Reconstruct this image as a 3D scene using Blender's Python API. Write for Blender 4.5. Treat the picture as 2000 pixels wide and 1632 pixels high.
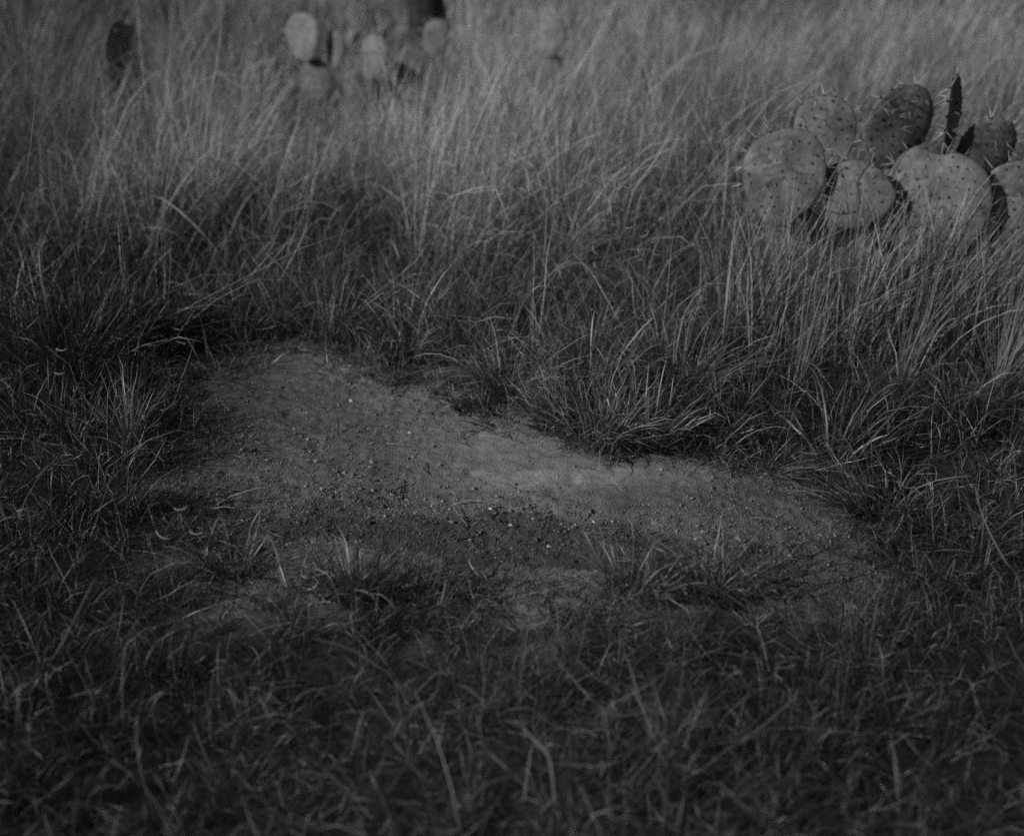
import bpy, math
import numpy as np

# ------------------------------------------------------------------ camera, sky, sun, exposure
C = bpy.context.scene
for o in list(bpy.data.objects):
    bpy.data.objects.remove(o)
R = math.radians
CAM_H, PITCH, FPX = 1.40, R(24.06), 2500.0
cam_data = bpy.data.cameras.new('camera')
cam_data.sensor_fit = 'HORIZONTAL'
cam_data.sensor_width = 120.0
cam_data.lens = 150.0
cam_data.clip_start = 0.05
cam_data.clip_end = 1000.0
cam_data.dof.use_dof = True
cam_data.dof.focus_distance = 3.10
cam_data.dof.aperture_fstop = 5.6
cam_data.dof.aperture_blades = 7
cam = bpy.data.objects.new('camera', cam_data)
cam.location = (0, 0, CAM_H)
cam.rotation_euler = (math.pi / 2 - PITCH, 0, 0)
C.collection.objects.link(cam)
C.camera = cam

SUN_EL = R(29)
SUN_DIR = np.array([-0.86, -0.51])            # where the sun stands, seen from above
SUN_DIR /= np.linalg.norm(SUN_DIR)
SUN_V = np.array([SUN_DIR[0] * math.cos(SUN_EL), SUN_DIR[1] * math.cos(SUN_EL), math.sin(SUN_EL)])
world = bpy.data.worlds.new('World')
C.world = world
world.use_nodes = True
nt = world.node_tree
bg = nt.nodes['Background']
sky = nt.nodes.new('ShaderNodeTexSky')
sky.sky_type = 'NISHITA'
sky.sun_disc = False
sky.sun_elevation = SUN_EL
sky.sun_rotation = math.atan2(SUN_DIR[0], SUN_DIR[1])
bw = nt.nodes.new('ShaderNodeRGBToBW')        # black-and-white film
nt.links.new(sky.outputs['Color'], bw.inputs[0])
nt.links.new(bw.outputs[0], bg.inputs['Color'])
bg.inputs['Strength'].default_value = 0.05
sun_data = bpy.data.lights.new('sun', 'SUN')
sun_data.energy = 5.0
sun_data.angle = R(0.6)
sun_data.color = (1.0, 1.0, 1.0)
sun = bpy.data.objects.new('sun', sun_data)
sun.rotation_euler = (math.pi / 2 - SUN_EL, 0, math.atan2(SUN_DIR[1], SUN_DIR[0]) + math.pi / 2)
C.collection.objects.link(sun)

C.view_settings.view_transform = 'Standard'
C.view_settings.look = 'None'
C.view_settings.gamma = 1.0
C.view_settings.use_curve_mapping = False
C.view_settings.exposure = -0.95
C.cycles.max_bounces = 5
C.cycles.diffuse_bounces = 3
C.cycles.transmission_bounces = 3
C.cycles.use_denoising = False                # the photograph is grainy
C.cycles.use_adaptive_sampling = False
C.cycles.sample_clamp_indirect = 3.0

# ------------------------------------------------------------------ helpers
rng = np.random.default_rng(11)
sP, cP = math.sin(PITCH), math.cos(PITCH)


def hash2(i, j, seed):
    h = (i.astype(np.int64) * 374761393 + j.astype(np.int64) * 668265263 + seed * 982451653) & 0x7fffffff
    h = ((h ^ (h >> 13)) * 1274126177) & 0x7fffffff
    h = (h ^ (h >> 16)) & 0xffff
    return h / 65535.0


def vnoise(x, y, scale, seed=0):
    """smooth value noise in -1..1, scale = size of a cell in metres"""
    x = np.asarray(x, float) / scale + 1000.0
    y = np.asarray(y, float) / scale + 1000.0
    i, j = np.floor(x), np.floor(y)
    fx, fy = x - i, y - j
    fx = fx * fx * (3 - 2 * fx)
    fy = fy * fy * (3 - 2 * fy)
    a, b = hash2(i, j, seed), hash2(i + 1, j, seed)
    c, d = hash2(i, j + 1, seed), hash2(i + 1, j + 1, seed)
    return ((a * (1 - fx) + b * fx) * (1 - fy) + (c * (1 - fx) + d * fx) * fy) * 2 - 1


def fbm(x, y, scale, octaves=3, seed=0):
    v, a = 0.0, 1.0
    for k in range(octaves):
        v = v + a * vnoise(x, y, scale / 2 ** k, seed + k * 17)
        a *= 0.5
    return v


def sstep(a, b, x):
    t = np.clip((np.asarray(x, float) - a) / (b - a), 0, 1)
    return t * t * (3 - 2 * t)


def ray(px, py):
    u, v = (px - 1000.0) / FPX, (816.0 - py) / FPX
    return np.array([u, cP + v * sP, -sP + v * cP])


def project(x, y, z):
    dz = z - CAM_H
    t = y * cP - dz * sP
    t = np.where(np.abs(t) < 1e-3, 1e-3, t)
    v = (y * sP + dz * cP) / t
    return 1000 + FPX * x / t, 816 - FPX * v


def flat(px, py):
    r = ray(px, py)
    t = CAM_H / -r[2]
    return r[0] * t, r[1] * t


def at_depth(px, py, Y):
    """the point seen at a pixel, Y metres in front of the camera's foot"""
    r = ray(px, py)
    t = Y / r[1]
    return np.array([r[0] * t, Y, CAM_H + r[2] * t])


PATCH_PX = [(396, 760), (425, 712), (468, 688), (515, 694), (560, 674), (622, 690), (680, 722), (735, 708), (795, 744), (850, 734), (890, 778), (925, 800), (1000, 845),
            (1080, 872), (1200, 882), (1320, 885), (1420, 905), (1520, 935), (1610, 985), (1660, 1040), (1640, 1110),
            (1520, 1150), (1400, 1120), (1280, 1150), (1190, 1205), (1060, 1225), (950, 1215), (885, 1180), (800, 1165),
            (700, 1168), (560, 1155), (440, 1125), (405, 1080), (335, 1030), (340, 945), (400, 895), (385, 825)]
PATCH = np.array([flat(*p) for p in PATCH_PX])


def patch_sd(x, y):
    """signed distance to the edge of the bare patch, positive inside"""
    x = np.asarray(x, float).ravel()
    y = np.asarray(y, float).ravel()
    d2 = np.full(x.shape, 1e9)
    inside = np.zeros(x.shape, bool)
    n = len(PATCH)
    for k in range(n):
        ax, ay = PATCH[k]
        bx, by = PATCH[(k + 1) % n]
        ex, ey = bx - ax, by - ay
        t = np.clip(((x - ax) * ex + (y - ay) * ey) / (ex * ex + ey * ey), 0, 1)
        d2 = np.minimum(d2, (x - ax - t * ex) ** 2 + (y - ay - t * ey) ** 2)
        cross = ((ay > y) != (by > y)) & (x < ex * (y - ay) / (ey if ey else 1e-9) + ax)
        inside ^= cross
    d = np.sqrt(d2)
    return np.where(inside, d, -d)


def blob(x, y, px, py, rx, ry):
    cx, cy = flat(px, py)
    return np.exp(-(((x - cx) / rx) ** 2 + ((y - cy) / ry) ** 2))


def gz(x, y):
    """the broad form of the ground"""
    x = np.asarray(x, float)
    y = np.asarray(y, float)
    flat_ = np.exp(-((x + 0.05) / 0.8) ** 4 - ((y - 3.0) / 0.75) ** 4)
    z = (0.025 * vnoise(x, y, 0.9, 3) + 0.012 * vnoise(x, y, 0.35, 4)) * (1 - 0.8 * flat_)
    z = z - 0.015 * blob(x, y, 1020, 1040, 0.33, 0.12)
    z = z + 0.012 * blob(x, y, 1170, 830, 0.20, 0.12)
    z = z - 0.09 * blob(x, y, 310, 590, 0.22, 0.24)
    fade = sstep(30, 8, np.hypot(x, y))
    return z * fade


def P(px, py, dz=0.0):
    """the point of the ground seen at a pixel"""
    r = ray(px, py)
    z = 0.0
    for _ in range(6):
        t = (CAM_H - z) / -r[2]
        z = float(gz(r[0] * t, r[1] * t))
    return np.array([r[0] * t, r[1] * t, z + dz])


def mesh_from(name, verts, faces_flat, counts, attrs=None, smooth=False):
    me = bpy.data.meshes.new(name)
    verts = np.asarray(verts, np.float32)
    faces_flat = np.asarray(faces_flat, np.int32)
    counts = np.asarray(counts, np.int32)
    me.vertices.add(len(verts))
    me.vertices.foreach_set('co', verts.ravel())
    me.loops.add(len(faces_flat))
    me.loops.foreach_set('vertex_index', faces_flat)
    me.polygons.add(len(counts))
    starts = np.zeros(len(counts), np.int32)
    starts[1:] = np.cumsum(counts)[:-1]
    me.polygons.foreach_set('loop_start', starts)
    me.polygons.foreach_set('loop_total', counts)
    me.polygons.foreach_set('use_smooth', np.full(len(counts), smooth, bool))
    for k, vals in (attrs or {}).items():
        a = me.attributes.new(k, 'FLOAT', 'POINT')
        a.data.foreach_set('value', np.asarray(vals, np.float32))
    me.update(calc_edges=True)
    return me


def link(name, me, mat, parent=None, **props):
    o = bpy.data.objects.new(name, me)
    if me is not None and mat is not None and not me.materials:
        me.materials.append(mat)
    C.collection.objects.link(o)
    if parent is not None:
        o.parent = parent
    for k, v in props.items():
        o[k] = v
    return o


class MB:
    """collects tubes, blobs and blades into one mesh"""

    def __init__(self):
        self.v, self.f, self.c, self.t, self.n = [], [], [], [], 0

    def add(self, verts, faces, tone=0.2):
        verts = np.asarray(verts, float)
        self.v.append(verts)
        for f in faces:
            self.f.extend(int(i) + self.n for i in f)
            self.c.append(len(f))
        self.t.append(np.broadcast_to(np.asarray(tone, float), (len(verts),)).copy())
        self.n += len(verts)

    def tube(self, pts, radii, sides=5, tone=0.2):
        pts = np.asarray(pts, float)
        n = len(pts)
        radii = np.broadcast_to(np.asarray(radii, float), (n,))
        tan = np.gradient(pts, axis=0)
        tan /= np.linalg.norm(tan, axis=1)[:, None] + 1e-12
        ref = np.array([0.31, 0.17, 0.93])
        vs = []
        for k in range(n):
            a = np.cross(tan[k], ref)
            if np.linalg.norm(a) < 1e-4:
                a = np.cross(tan[k], [1, 0, 0])
            a /= np.linalg.norm(a)
            b = np.cross(tan[k], a)
            for s in range(sides):
                an = 2 * math.pi * s / sides
                vs.append(pts[k] + radii[k] * (math.cos(an) * a + math.sin(an) * b))
        fs = []
        for k in range(n - 1):
            for s in range(sides):
                s2 = (s + 1) % sides
                fs.append((k * sides + s, k * sides + s2, (k + 1) * sides + s2, (k + 1) * sides + s))
        fs.append(tuple(range(sides - 1, -1, -1)))
        fs.append(tuple((n - 1) * sides + s for s in range(sides)))
        self.add(vs, fs, tone)

    def mesh(self, name, smooth=True):
        return mesh_from(name, np.concatenate(self.v), self.f, self.c, {'tone': np.concatenate(self.t)}, smooth)


def ico(sub=0):
    g = (1 + 5 ** 0.5) / 2
    v = [(-1, g, 0), (1, g, 0), (-1, -g, 0), (1, -g, 0), (0, -1, g), (0, 1, g), (0, -1, -g), (0, 1, -g),
         (g, 0, -1), (g, 0, 1), (-g, 0, -1), (-g, 0, 1)]
    f = [(0, 11, 5), (0, 5, 1), (0, 1, 7), (0, 7, 10), (0, 10, 11), (1, 5, 9), (5, 11, 4), (11, 10, 2), (10, 7, 6),
         (7, 1, 8), (3, 9, 4), (3, 4, 2), (3, 2, 6), (3, 6, 8), (3, 8, 9), (4, 9, 5), (2, 4, 11), (6, 2, 10),
         (8, 6, 7), (9, 8, 1)]
    v = [np.array(p) / np.linalg.norm(p) for p in v]
    for _ in range(sub):
        cache, nf = {}, []

        def mid(a, b):
            k = (min(a, b), max(a, b))
            if k not in cache:
                m = v[a] + v[b]
                v.append(m / np.linalg.norm(m))
                cache[k] = len(v) - 1
            return cache[k]
        for a, b, c in f:
            ab, bc, ca = mid(a, b), mid(b, c), mid(c, a)
            nf += [(a, ab, ca), (b, bc, ab), (c, ca, bc), (ab, bc, ca)]
        f = nf
    return np.array(v), np.array(f)


def blades(base, L, w, az, lean, bend, tone, seg=4, twist=None, kink=None, floor=True, r=rng, base_fade=0.85, wild=0.10):
    """grass blades: base (N,3), length, width, azimuth, first lean from upright, total bend. Returns verts, faces, tones"""
    N = len(base)
    az = np.asarray(az, float)
    twist = r.uniform(-1.3, 1.3, N) if twist is None else twist
    kink = r.normal(0, 0.35, N) if kink is None else kink
    L, w, lean, bend, tone = [np.broadcast_to(np.asarray(q, float), (N,)) for q in (L, w, lean, bend, tone)]
    V = np.zeros((N, 2 * seg + 1, 3))
    T = np.zeros((N, 2 * seg + 1))
    p = base.copy()
    for k in range(seg + 1):
        s = k / seg
        phi = lean + bend * s ** 1.3 + r.normal(0, wild, N) * (0.3 + s)
        a = az + kink * s + r.normal(0, wild * 1.6, N) * s
        d = np.stack([np.sin(phi) * np.cos(a), np.sin(phi) * np.sin(a), np.cos(phi)], 1)
        side0 = np.stack([-np.sin(a), np.cos(a), np.zeros(N)], 1)
        nrm = np.cross(d, side0)
        tw = twist * (0.6 + 0.6 * s)
        side = side0 * np.cos(tw)[:, None] + nrm * np.sin(tw)[:, None]
        if k > 0:
            p = p + d_prev * (L / seg)[:, None]
            if floor:
                p[:, 2] = np.maximum(p[:, 2], base[:, 2] + 0.002 + 0.004 * s)
        d_prev = d
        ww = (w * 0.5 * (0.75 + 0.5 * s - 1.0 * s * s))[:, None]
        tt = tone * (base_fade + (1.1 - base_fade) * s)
        if k < seg:
            V[:, 2 * k] = p - side * ww
            V[:, 2 * k + 1] = p + side * ww
            T[:, 2 * k] = tt
            T[:, 2 * k + 1] = tt
        else:
            V[:, 2 * seg] = p
            T[:, 2 * seg] = tt
    nv = 2 * seg + 1
    quads = [(2 * k, 2 * k + 1, 2 * k + 3, 2 * k + 2) for k in range(seg - 1)]
    tri = (2 * seg - 2, 2 * seg - 1, 2 * seg)
    off = (np.arange(N) * nv)[:, None]
    patt = np.array([i for q in quads for i in q] + list(tri))
    F = (off + patt[None, :]).ravel()
    Cn = np.tile(np.array([4] * (seg - 1) + [3]), N)
    return V.reshape(-1, 3), F, Cn, T.ravel()


def with_leaflets(res, N, seg, share, r, L0=0.015, L1=0.055, w=1.0):
    """short curled leaves growing from points along the blades of a finished set"""
    V, F, Cn, T = res
    nv = 2 * seg + 1
    m = int(N * share)
    i = r.integers(0, N, m)
    k = r.integers(0, max(1, seg - 1), m)
    A_, B_ = V.reshape(N, nv, 3)[i, 2 * k], V.reshape(N, nv, 3)[i, 2 * k + 1]
    base = (A_ + B_) / 2
    width = np.linalg.norm(A_ - B_, axis=1) * r.uniform(0.7, 1.2, m) * w + 0.0005
    tone = T.reshape(N, nv)[i, 0] * np.exp(r.normal(0.05, 0.35, m))
    lf = blades(base, r.uniform(L0, L1, m), width, r.uniform(0, 6.28, m), r.uniform(0.3, 1.9, m), r.normal(0.6, 0.8, m),
                np.clip(tone, 0.015, 0.5), seg=3, r=r, floor=False)
    return join([res, lf])


def join(sets):
    V, F, Cn, T, n = [], [], [], [], 0
    for v, f, c, t in sets:
        V.append(v)
        F.append(f + n)
        Cn.append(c)
        T.append(t)
        n += len(v)
    return np.concatenate(V), np.concatenate(F), np.concatenate(Cn), np.concatenate(T)


# ------------------------------------------------------------------ materials
def new_mat(name):
    m = bpy.data.materials.new(name)
    m.use_nodes = True
    t = m.node_tree
    b = t.nodes['Principled BSDF']
    return m, t, b


def math_node(t, op, a, b):
    n = t.nodes.new('ShaderNodeMath')
    n.operation = op
    for k, q in enumerate((a, b)):
        if isinstance(q, (int, float)):
            n.inputs[k].default_value = q
        else:
            t.links.new(q, n.inputs[k])
    return n.outputs[0]


def tone_mat(name, noise_scale=60.0, lo=0.7, hi=1.3, rough=0.6, spec=0.3, translucent=0.0, bump=0.0, bump_scale=200.0):
    """grey of the 'tone' attribute, mottled by a noise"""
    m, t, b = new_mat(name)
    at = t.nodes.new('ShaderNodeAttribute')
    at.attribute_name = 'tone'
    tc = t.nodes.new('ShaderNodeTexCoord')
    nz = t.nodes.new('ShaderNodeTexNoise')
    nz.inputs['Scale'].default_value = noise_scale
    nz.inputs['Detail'].default_value = 3
    t.links.new(tc.outputs['Object'], nz.inputs['Vector'])
    mr = t.nodes.new('ShaderNodeMapRange')
    mr.inputs['From Min'].default_value = 0.3
    mr.inputs['From Max'].default_value = 0.7
    mr.inputs['To Min'].default_value = lo
    mr.inputs['To Max'].default_value = hi
    t.links.new(nz.outputs['Fac'], mr.inputs['Value'])
    col = math_node(t, 'MULTIPLY', at.outputs['Fac'], mr.outputs['Result'])
    t.links.new(col, b.inputs['Base Color'])
    b.inputs['Roughness'].default_value = rough
    b.inputs['Specular IOR Level'].default_value = spec
    if translucent:
        tr = t.nodes.new('ShaderNodeBsdfTranslucent')
        t.links.new(col, tr.inputs['Color'])
        mx = t.nodes.new('ShaderNodeMixShader')
        mx.inputs[0].default_value = translucent
        t.links.new(b.outputs[0], mx.inputs[1])
        t.links.new(tr.outputs[0], mx.inputs[2])
        t.links.new(mx.outputs[0], t.nodes['Material Output'].inputs['Surface'])
    if bump:
        n2 = t.nodes.new('ShaderNodeTexNoise')
        n2.inputs['Scale'].default_value = bump_scale
        n2.inputs['Detail'].default_value = 4
        t.links.new(tc.outputs['Object'], n2.inputs['Vector'])
        bp = t.nodes.new('ShaderNodeBump')
        bp.inputs['Strength'].default_value = 1.0
        bp.inputs['Distance'].default_value = bump
        t.links.new(n2.outputs['Fac'], bp.inputs['Height'])
        t.links.new(bp.outputs['Normal'], b.inputs['Normal'])
    return m


M_soil = tone_mat('soil', 35, 0.8, 1.2, 0.95, 0.1, bump=0.004, bump_scale=260)
M_crumb = tone_mat('soil_crumb', 120, 0.7, 1.3, 0.95, 0.1, bump=0.001, bump_scale=600)
M_green = tone_mat('green_grass', 40, 0.75, 1.25, 0.4, 0.5, translucent=0.12)
M_straw = tone_mat('dry_grass', 30, 0.75, 1.25, 0.55, 0.35, translucent=0.16)
M_pad = tone_mat('cactus_skin', 38, 0.72, 1.22, 0.55, 0.3, bump=0.003, bump_scale=70)
def weathered(m):
    """corky scars and fine speckle over the pad skin"""
    t = m.node_tree
    b = t.nodes['Principled BSDF']
    src = b.inputs['Base Color'].links[0].from_socket
    tc = t.nodes.new('ShaderNodeTexCoord')
    for sc, de, lo, hi, t0, t1 in ((16, 7, 0.56, 0.63, 1.0, 0.62), (260, 3, 0.3, 0.7, 0.8, 1.2), (30, 6, 0.60, 0.66, 1.0, 1.45)):
        nz = t.nodes.new('ShaderNodeTexNoise')
        nz.inputs['Scale'].default_value = sc
        nz.inputs['Detail'].default_value = de
        t.links.new(tc.outputs['Object'], nz.inputs['Vector'])
        mr = t.nodes.new('ShaderNodeMapRange')
        for k, v in (('From Min', lo), ('From Max', hi), ('To Min', t0), ('To Max', t1)):
            mr.inputs[k].default_value = v
        t.links.new(nz.outputs['Fac'], mr.inputs['Value'])
        src = math_node(t, 'MULTIPLY', src, mr.outputs['Result'])
    t.links.new(src, b.inputs['Base Color'])


weathered(M_pad)
M_areole = tone_mat('areole', 200, 0.7, 1.3, 0.9, 0.1)
M_spine = tone_mat('spine', 80, 0.8, 1.2, 0.4, 0.4)
M_stone = tone_mat('pebble', 150, 0.8, 1.15, 0.7, 0.3, bump=0.0006, bump_scale=500)
M_twig = tone_mat('twig', 150, 0.6, 1.3, 0.8, 0.2)
M_flower = tone_mat('flower', 200, 0.8, 1.2, 0.7, 0.2, translucent=0.2)
M_bark = tone_mat('bark', 20, 0.5, 1.4, 0.9, 0.15, bump=0.02, bump_scale=30)

# ------------------------------------------------------------------ the ground: one sheet to the horizon
def spaced(lo, hi, step, far_lo, far_hi, grow=1.22):
    mid = np.arange(lo, hi, step)
    a, s, left = lo, step, []
    while a > far_lo:
        s *= grow
        a -= s
        left.append(a)
    b, s, right = mid[-1], step, []
    while b < far_hi:
        s *= grow
        b += s
        right.append(b)
    return np.array(left[::-1] + list(mid) + right)


gx = spaced(-1.15, 1.10, 0.0056, -300, 300)
gy = spaced(2.15, 3.80, 0.0054, -60, 600)
GX, GY = np.meshgrid(gx, gy)
fx, fy = GX.ravel(), GY.ravel()
sd = patch_sd(fx, fy)
inp = sstep(-0.24, -0.04, sd + 0.07 * vnoise(fx, fy, 0.16, 9) + 0.03 * vnoise(fx, fy, 0.055, 10))
ppx, ppy = project(fx, fy, gz(fx, fy))


def crumbliness(x, y):
    """how cloddy the bare soil is: near and left crumbly, the middle smooth and dusty"""
    smooth = blob(x, y, 1130, 935, 0.34, 0.09) + 0.9 * blob(x, y, 1000, 880, 0.25, 0.12) + 0.9 * blob(x, y, 560, 700, 0.25, 0.2)
    return np.clip(1.0 - smooth + 0.25 * vnoise(x, y, 0.15, 31), 0.1, 1.2)


def dark_band(x, y):
    """the band of darker soil tone, with a ragged edge"""
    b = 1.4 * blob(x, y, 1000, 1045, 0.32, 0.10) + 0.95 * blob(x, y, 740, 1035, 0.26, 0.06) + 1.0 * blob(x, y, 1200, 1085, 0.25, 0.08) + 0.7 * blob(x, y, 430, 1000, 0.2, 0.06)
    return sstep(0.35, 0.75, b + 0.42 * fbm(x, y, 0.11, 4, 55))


cr = crumbliness(fx, fy)
# clods: a cellular field of little domes at three sizes
def domes(x, y, cell, seed):
    x = x / cell + 500
    y = y / cell + 500
    i0, j0 = np.floor(x), np.floor(y)
    h = np.zeros_like(x)
    for di in (-1, 0, 1):
        for dj in (-1, 0, 1):
            i, j = i0 + di, j0 + dj
            cx, cy = i + hash2(i, j, seed), j + hash2(i, j, seed + 1)
            rr = 0.25 + 0.45 * hash2(i, j, seed + 2) ** 2
            d = np.hypot(x - cx, y - cy) / rr
            on = hash2(i, j, seed + 3) > 0.35
            h = np.maximum(h, np.where(on, np.sqrt(np.clip(1 - d * d, 0, 1)) * rr, 0))
    return h * cell


fine = (0.0035 * fbm(fx, fy, 0.06, 4, 71) + 0.0026 * np.abs(vnoise(fx, fy, 0.022, 72)) + 0.0018 * vnoise(fx, fy, 0.011, 73)) * (0.25 + 0.75 * cr)
near = (sd > -0.3)
dm = np.zeros_like(fx)
dm[near] = (0.12 * domes(fx[near], fy[near], 0.045, 81) * np.clip(vnoise(fx[near], fy[near], 0.2, 82) + 0.1, 0, 1)
            + 0.20 * domes(fx[near], fy[near], 0.021, 91) + 0.38 * domes(fx[near], fy[near], 0.0125, 95)) * cr[near]
pits = -0.006 * np.clip(vnoise(fx, fy, 0.05, 101) - 0.55, 0, 1) * 2.2
fz = gz(fx, fy) + (fine + dm * 0.8 + pits) * inp
tone_g = 0.215 + 0.045 * fbm(fx, fy, 0.3, 3, 111)
tone_g = tone_g * (1 - 0.18 * np.clip(cr, 0, 1))
dust = np.clip(blob(fx, fy, 1130, 932, 0.30, 0.06) + 0.6 * blob(fx, fy, 930, 860, 0.3, 0.15) + 0.2 * blob(fx, fy, 580, 700, 0.25, 0.2), 0, 1)
tone_g = tone_g + 0.125 * dust
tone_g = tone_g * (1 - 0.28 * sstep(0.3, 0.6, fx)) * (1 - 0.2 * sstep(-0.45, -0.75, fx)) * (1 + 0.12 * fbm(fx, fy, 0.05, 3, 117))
tone_g = tone_g * (1 - 0.52 * dark_band(fx, fy))
litter = 0.035 + 0.012 * fbm(fx, fy, 0.05, 2, 121)
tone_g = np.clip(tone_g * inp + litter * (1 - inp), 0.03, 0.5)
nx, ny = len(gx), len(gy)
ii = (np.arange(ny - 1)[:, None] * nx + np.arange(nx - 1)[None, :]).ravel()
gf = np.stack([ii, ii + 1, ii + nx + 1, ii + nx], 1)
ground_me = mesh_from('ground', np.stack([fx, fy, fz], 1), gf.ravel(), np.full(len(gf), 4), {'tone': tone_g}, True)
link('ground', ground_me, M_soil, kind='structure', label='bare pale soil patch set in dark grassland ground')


# ------------------------------------------------------------------ the grass
def corridor_low(x, y):
    """short growth in front of the far cactus and the trunk so that they show"""
    px, _ = project(x, y, 0.2 + 0 * x)
    m = sstep(500, 560, px) * sstep(830, 780, px) * sstep(5.4, 6.2, y)
    m = np.maximum(m, sstep(775, 800, px) * sstep(895, 860, px) * sstep(5.6, 6.2, y) * 3.2)
    m = np.maximum(m, sstep(190, 210, px) * sstep(285, 262, px) * sstep(4.9, 5.5, y) * 3.0)
    m = np.maximum(m, sstep(1040, 1060, px) * sstep(1120, 1100, px) * sstep(5.8, 6.4, y) * 0.9)
    return m


CACT = np.array([at_depth(1770, 607, 4.0)[0], 4.0])


def scatter(n, y0, y1, r):
    y = np.sqrt(r.uniform(y0 ** 2, y1 ** 2, n)) if y0 > 2 else r.uniform(y0, y1, n)
    x = r.uniform(-1, 1, n) * (0.44 * y + 0.40)
    return x, y


def keep_off_patch(x, y, r, soft=0.07):
    s = patch_sd(x, y) + 0.07 * vnoise(x, y, 0.16, 9) + 0.055 * vnoise(x, y, 0.055, 10) - 0.02
    return r.uniform(0, 1, len(x)) > sstep(-soft, 0.02, s)


def hummock(x, y):
    return np.clip(0.75 + 0.55 * fbm(x, y, 0.28, 2, 301), 0.15, 1.6)


def clumped(n_clump, per, y0, y1, r, spread):
    cx, cy = scatter(n_clump, y0, y1, r)
    k = keep_off_patch(cx, cy, r) & (r.uniform(0, 1, n_clump) < 0.35 + 0.75 * hummock(cx, cy))
    k &= r.uniform(0, 1, n_clump) > 0.93 * blob(cx, cy, 315, 590, 0.20, 0.26)
    cx, cy = cx[k], cy[k]
    cnt = r.poisson(per, len(cx)) + 3
    idx = np.repeat(np.arange(len(cx)), cnt)
    a = r.uniform(0, 2 * np.pi, len(idx))
    rad = np.abs(r.normal(0, 1, len(idx))) * spread
    x, y = cx[idx] + rad * np.cos(a), cy[idx] + rad * np.sin(a)
    return cx, cy, idx, x, y, a, rad / spread


def straw_w(x, y):
    """share of tall dry straw at a place"""
    lim = 3.8 + 0.75 * sstep(-0.25, -0.7, x)
    w = sstep(lim, lim + 1.1, y + 0.5 * vnoise(x, y, 0.5, 201))
    px, py = project(x, y, 0 * x)
    right = sstep(1430, 1560, px) * sstep(3.15, 3.5, y + 0.15 * vnoise(x, y, 0.3, 202)) * 0.55
    return np.maximum(w, right)


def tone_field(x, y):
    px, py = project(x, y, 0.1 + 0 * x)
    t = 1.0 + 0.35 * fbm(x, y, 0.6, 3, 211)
    t = t * (1 - 0.68 * sstep(520, 270, px) * sstep(5.4, 4.4, y)) * (1 - 0.75 * blob(x, y, 310, 560, 0.35, 0.5))  # the blob paints the left hollow's shade into the grass tone
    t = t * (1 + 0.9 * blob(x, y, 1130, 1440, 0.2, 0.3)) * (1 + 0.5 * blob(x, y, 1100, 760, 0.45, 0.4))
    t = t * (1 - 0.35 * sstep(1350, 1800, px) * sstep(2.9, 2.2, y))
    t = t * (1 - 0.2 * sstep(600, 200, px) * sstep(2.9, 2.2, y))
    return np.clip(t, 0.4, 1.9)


def make_green(y0, y1, n_clump, per, r, L0, L1, wid, base_tone, spread=0.02, seg=4, share=0.0):
    cx, cy, idx, x, y, a, rr = clumped(n_clump, per, y0, y1, r, spread)
    ct = np.exp(r.normal(-0.1, 0.5, len(cx))) * base_tone
    cl = np.exp(r.normal(0, 0.25, len(cx))) * (0.45 + 0.65 * hummock(cx, cy)) * (1 + 0.7 * blob(cx, cy, 130, 740, 0.28, 0.35))
    dead = r.uniform(0, 1, len(idx)) < 0.14
    s = straw_w(x, y)
    drop = r.uniform(0, 1, len(idx)) < s * 0.75
    k = ~drop
    idx, x, y, a, rr, dead = idx[k], x[k], y[k], a[k], rr[k], dead[k]
    n = len(idx)
    low = corridor_low(x, y)
    edge = sstep(0.02, -0.14, patch_sd(x, y)) * (1 - sstep(-0.42, 0.0, patch_sd(x, y)) * sstep(2.75, 2.55, y) * sstep(-0.75, -0.45, x) * sstep(0.75, 0.5, x) * 0.6)
    L = r.uniform(L0, L1, n) * cl[idx] * (1 - 0.16 * np.minimum(low, 4.5)) * (0.4 + 0.6 * edge) * (1 - 0.55 * blob(x, y, 300, 610, 0.22, 0.25))
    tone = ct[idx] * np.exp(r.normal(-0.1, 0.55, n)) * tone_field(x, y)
    tone = np.where(dead, r.uniform(0.16, 0.42, n), tone)
    az = a + r.normal(0, 1.1, n)
    lean = np.clip(0.15 + 0.35 * rr + r.normal(0, 0.3, n), 0, 1.35)
    flop = r.uniform(0, 1, n) < 0.3
    lean = np.where(flop, r.uniform(0.6, 1.4, n), lean)
    bend = np.where(flop, r.normal(0.2, 0.5, n), np.clip(r.normal(1.1, 0.7, n), 0.0, 2.8))
    w = wid * r.uniform(0.6, 1.35, n)
    base = np.stack([x, y, gz(x, y) - 0.004], 1)
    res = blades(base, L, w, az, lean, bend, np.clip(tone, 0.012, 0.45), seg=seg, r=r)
    return with_leaflets(res, n, seg, share, r) if share else res


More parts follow.
